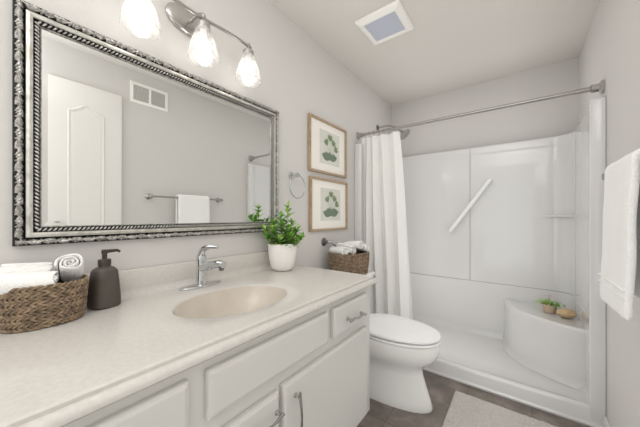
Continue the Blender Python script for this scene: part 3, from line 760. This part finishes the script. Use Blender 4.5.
# ------------------------------------------------------------------ ceiling fan light
cv = thing('ceiling_vent_light', 'square white ceiling vent with bluish diffuser', 'ceiling vent', (0.46, 1.615, H))
x0,x1,y0,y1 = 0.317,0.607,1.475,1.757
def sq(d, z): return [(x0+d,y0+d,z),(x1-d,y0+d,z),(x1-d,y1-d,z),(x0+d,y1-d,z)]
MB().grid([sq(0,H-0.001), sq(0.002,H-0.012), sq(0.010,H-0.020), sq(0.028,H-0.030), sq(0.036,H-0.031), sq(0.042,H-0.026), sq(0.046,H-0.012)], cu=True).build('frame', M['ventwhite'], cv, bevel=0.002)
MB().box(x0+0.044,x1-0.044,y0+0.044,y1-0.044,H-0.020,H-0.012).build('diffuser', M['lens'], cv)

# ------------------------------------------------------------------ framed prints
def picture(label, y0, y1, z0, z1, seed):
    t = thing('framed_print', label, 'picture', (0.001, (y0+y1)/2, z0), (0,0,0), 'framed botanical prints')
    m = MB(); fw = 0.016
    def rr(d, x): return [(x,y0+d,z0+d),(x,y1-d,z0+d),(x,y1-d,z1-d),(x,y0+d,z1-d)]
    m.grid([rr(0,0.001), rr(0,0.021), rr(0.002,0.023), rr(fw-0.002,0.023), rr(fw,0.021), rr(fw,0.008)], cu=True); m.build('frame', M['oak'], t, smooth=False)
    MB().box(0.002,0.0095,y0+fw-0.002,y1-fw+0.002,z0+fw-0.002,z1-fw+0.002).build('mat_board', M['mat'], t)
    ay0, ay1, az0, az1 = y0+0.125*(y1-y0)/0.48*1.0, y1-0.095*(y1-y0)/0.48, z0+0.075, z1-0.068
    pr_ = MB().box(0.0095,0.0102,ay0,ay1,az0,az1).build('botanical_print', M['paper'], t)
    r = random.Random(seed); cy = (ay0+ay1)/2; wd = ay1-ay0; hh = az1-az0
    g = MB(); X = 0.0106
    for k in range(15):                                       # mound of broad leaves at the foot
        a = PI*k/14; c = Vector((X+0.00002*k, cy+math.cos(a)*wd*0.02, az0+hh*0.14))
        d = Vector((0, math.cos(a), 0.34+0.5*math.sin(a))).normalized(); L = wd*r.uniform(0.34,0.44)*(1-0.38*math.sin(a)); sd2 = Vector((0,-d.z,d.y))
        n = 8; pts = [c+d*L*(i/n)+sd2*L*0.24*math.sin(PI*i/n) for i in range(n+1)]+[c+d*L*(i/n)-sd2*L*0.2*math.sin(PI*i/n) for i in range(n-1,0,-1)]
        g.ngon(pts)
    g.build('leaf_cluster', M['ink1'], pr_, smooth=False)
    g = MB(); X = 0.0110
    for k, (dy, h2) in enumerate(((-0.16,0.62),(0.0,0.78),(0.15,0.66),(0.26,0.5))):
        base = Vector((X, cy, az0+hh*0.3)); tip = Vector((X, cy+dy*wd, az0+hh*h2))
        d = (tip-base).normalized(); s2 = Vector((0,-d.z,d.y)); g.ngon([base-s2*0.0015, tip-s2*0.001, tip+s2*0.001, base+s2*0.0015])
        for q in range(3):
            xo = Vector((0.0002*(k*3+q+1),0,0)); aa = (-0.5,0.5,0.0)[q]; dd = Vector((0, d.y*math.cos(aa)-d.z*math.sin(aa), d.y*math.sin(aa)+d.z*math.cos(aa))); ss = Vector((0,-dd.z,dd.y)); L = hh*0.22
            c = tip-d*hh*0.06+xo; n = 6
            g.ngon([c+dd*L*(i/n)+ss*L*0.22*math.sin(PI*i/n) for i in range(n+1)]+[c+dd*L*(i/n)-ss*L*0.22*math.sin(PI*i/n) for i in range(n-1,0,-1)])
    g.build('leaf_stem', M['ink2'], pr_, smooth=False)
picture('upper oak framed green leaf print on the wall above the other', 1.387, 1.866, 1.458, 1.848, 3)
picture('lower oak framed green leaf print on the wall above the toilet tank', 1.398, 1.880, 1.037, 1.421, 5)

# ------------------------------------------------------------------ towel ring and wall hook
tr = thing('towel_ring', 'chrome towel ring on the wall between mirror and framed prints', 'towel ring', (0.0, 1.225, 1.40))
MB().lathe([(.024,.001),(.024,.006),(.018,.010),(.012,.012),(.012,.048),(.015,.050),(.015,.062),(.010,.064)], (0,1.225,1.40), 'x', 24).build('post', M['chrome'], tr)
MB().tube([(0.056+0.012*math.sin(2*PI*k/48)*0, 1.225+0.070*math.sin(2*PI*k/48), 1.328+0.072*math.cos(2*PI*k/48)) for k in range(48)], 0.0042, 10, closed=True).build('ring', M['chrome'], tr)
wh = thing('wall_hook', 'chrome arm hook on the wall behind the tank basket', 'hook', (0.0, 1.575, 0.955))
MB().lathe([(.030,.001),(.030,.006),(.022,.012),(.012,.015),(.012,.05)], (0,1.575,0.955), 'x', 24).build('flange', M['darknickel'], wh)
MB().tube(catmull([(0.045,1.565,0.955),(0.060,1.573,0.957),(0.064,1.595,0.952),(0.064,1.635,0.928)],6), 0.010, 12).build('arm', M['chrome'], wh)

# ------------------------------------------------------------------ towel bar and hanging towel (right wall)
BX, BZ = 1.454, 1.312
tb = thing('towel_bar', 'brushed nickel towel bar on the right wall', 'towel bar', (W, 1.3, BZ))
MB().tube([(BX,0.957,BZ),(BX,1.645,BZ)], 0.0085, 14).build('bar', M['nickel'], tb)
for yy in (0.957, 1.640):
    MB().lathe([(.026,-.001),(.026,-.008),(.016,-.014),(.012,-.018),(.012,-.060),(.016,-.062),(.016,-.080),(.010,-.084)], (W,yy,BZ), 'x', 22).build('post', M['nickel'], tb)
tp = []
rt = 0.026
for k in range(15): tp.append((BX-rt-0.012*(1-k/14)-0.001*math.sin(k*0.9), 0.822+(BZ-0.822)*k/14))
for k in range(1, 9): a = PI-PI*k/9; tp.append((BX+rt*math.cos(a), BZ+rt*math.sin(a)*0.9))
for k in range(12): tp.append((BX+rt+0.004, BZ-(BZ-0.86)*k/11))
rows = []
TY0, TY1 = 1.175, 1.488
for i, (x, z) in enumerate(tp):
    row = []
    for j in range(25):
        t = j/24; y = TY0+(TY1-TY0)*t + 0.006*mnoise.noise(Vector((i*0.25, 3, j*0.05)))
        wv = 0.0025*mnoise.noise(Vector((j*0.22, z*5, 1.0)))
        if abs(t-0.5) > 0.42: wv += 0.004*(abs(t-0.5)-0.42)/0.08*(1 if i < 18 else -1)
        row.append((x+wv, y, z-(0.010*(t-0.5) if i < 3 else 0)))
    rows.append(row)
ht = MB().grid(rows).build('hanging_towel', M['terry'], solid=0.020, subsurf=1)
tag(ht, 'white terry towel draped over the bar on the right wall', 'towel')
hm = MB()
for z in (0.892, 0.916): hm.box(BX-rt-0.0235-0.001, BX-rt-0.012, TY0+0.004, TY1-0.004, z, z+0.005)
hm.build('woven_hem', M['curtain'], ht, bevel=0.002)

# ------------------------------------------------------------------ wall vent (right wall, seen in the mirror)
wv_ = thing('wall_vent', 'white two section vent grille high on the right wall seen in the mirror', 'vent', (W, 0.966, 2.12))
vy0, vy1, vz0, vz1 = 0.812, 1.120, 2.115, 2.30
def vr(d, x): return [(x,vy0+d,vz0+d),(x,vy1-d,vz0+d),(x,vy1-d,vz1-d),(x,vy0+d,vz1-d)]
m = MB(); m.grid([vr(0,W-0.001),vr(0.003,W-0.008),vr(0.026,W-0.010),vr(0.028,W-0.004)], cu=True); m.box(W-0.009,W-0.002,(vy0+vy1)/2-0.009,(vy0+vy1)/2+0.009,vz0+0.026,vz1-0.026); m.build('frame', M['ventwhite'], wv_, smooth=False)
MB().box(W-0.002,W-0.0005,vy0+0.02,vy1-0.02,vz0+0.02,vz1-0.02).build('backing', M['ventdark'], wv_)
for ya, yb in ((vy0+0.028,(vy0+vy1)/2-0.009),((vy0+vy1)/2+0.009,vy1-0.028)):
    m = MB(); n = 14
    for k in range(n):
        z = vz0+0.03+(vz1-vz0-0.06)*k/(n-1); m.box(W-0.008,W-0.003,ya,yb,z-0.0019,z+0.0019)
    m.build('louver', M['ventwhite'], wv_, smooth=False)

# ------------------------------------------------------------------ bath mat
bx0, bx1, by0, by1 = 0.822, 1.43, 1.46, 1.90
rows = []
for i in range(131):
    row = []
    for j in range(101):
        u, v = i/130, j/100; x = bx0+(bx1-bx0)*u; y = by0+(by1-by0)*v
        e = min(u*(bx1-bx0), (1-u)*(bx1-bx0), v*(by1-by0), (1-v)*(by1-by0)); k = min(1, e/0.012)
        h = 0.016*math.sqrt(max(0,1-(1-k)**2))+0.005*k*mnoise.noise(Vector((x*95, y*95, 0)))
        row.append((x+0.003*mnoise.noise(Vector((x*60,y*60,3))), y+0.003*mnoise.noise(Vector((x*60,y*60,9))), 0.0015+max(0,h)))
    rows.append(row)
bmx = MB().grid(rows); bmx.build('bath_mat', M['rug'])
tag(bpy.data.objects['bath_mat'], 'grey beige shaggy bath mat on the tile floor before the shower', 'bath mat')
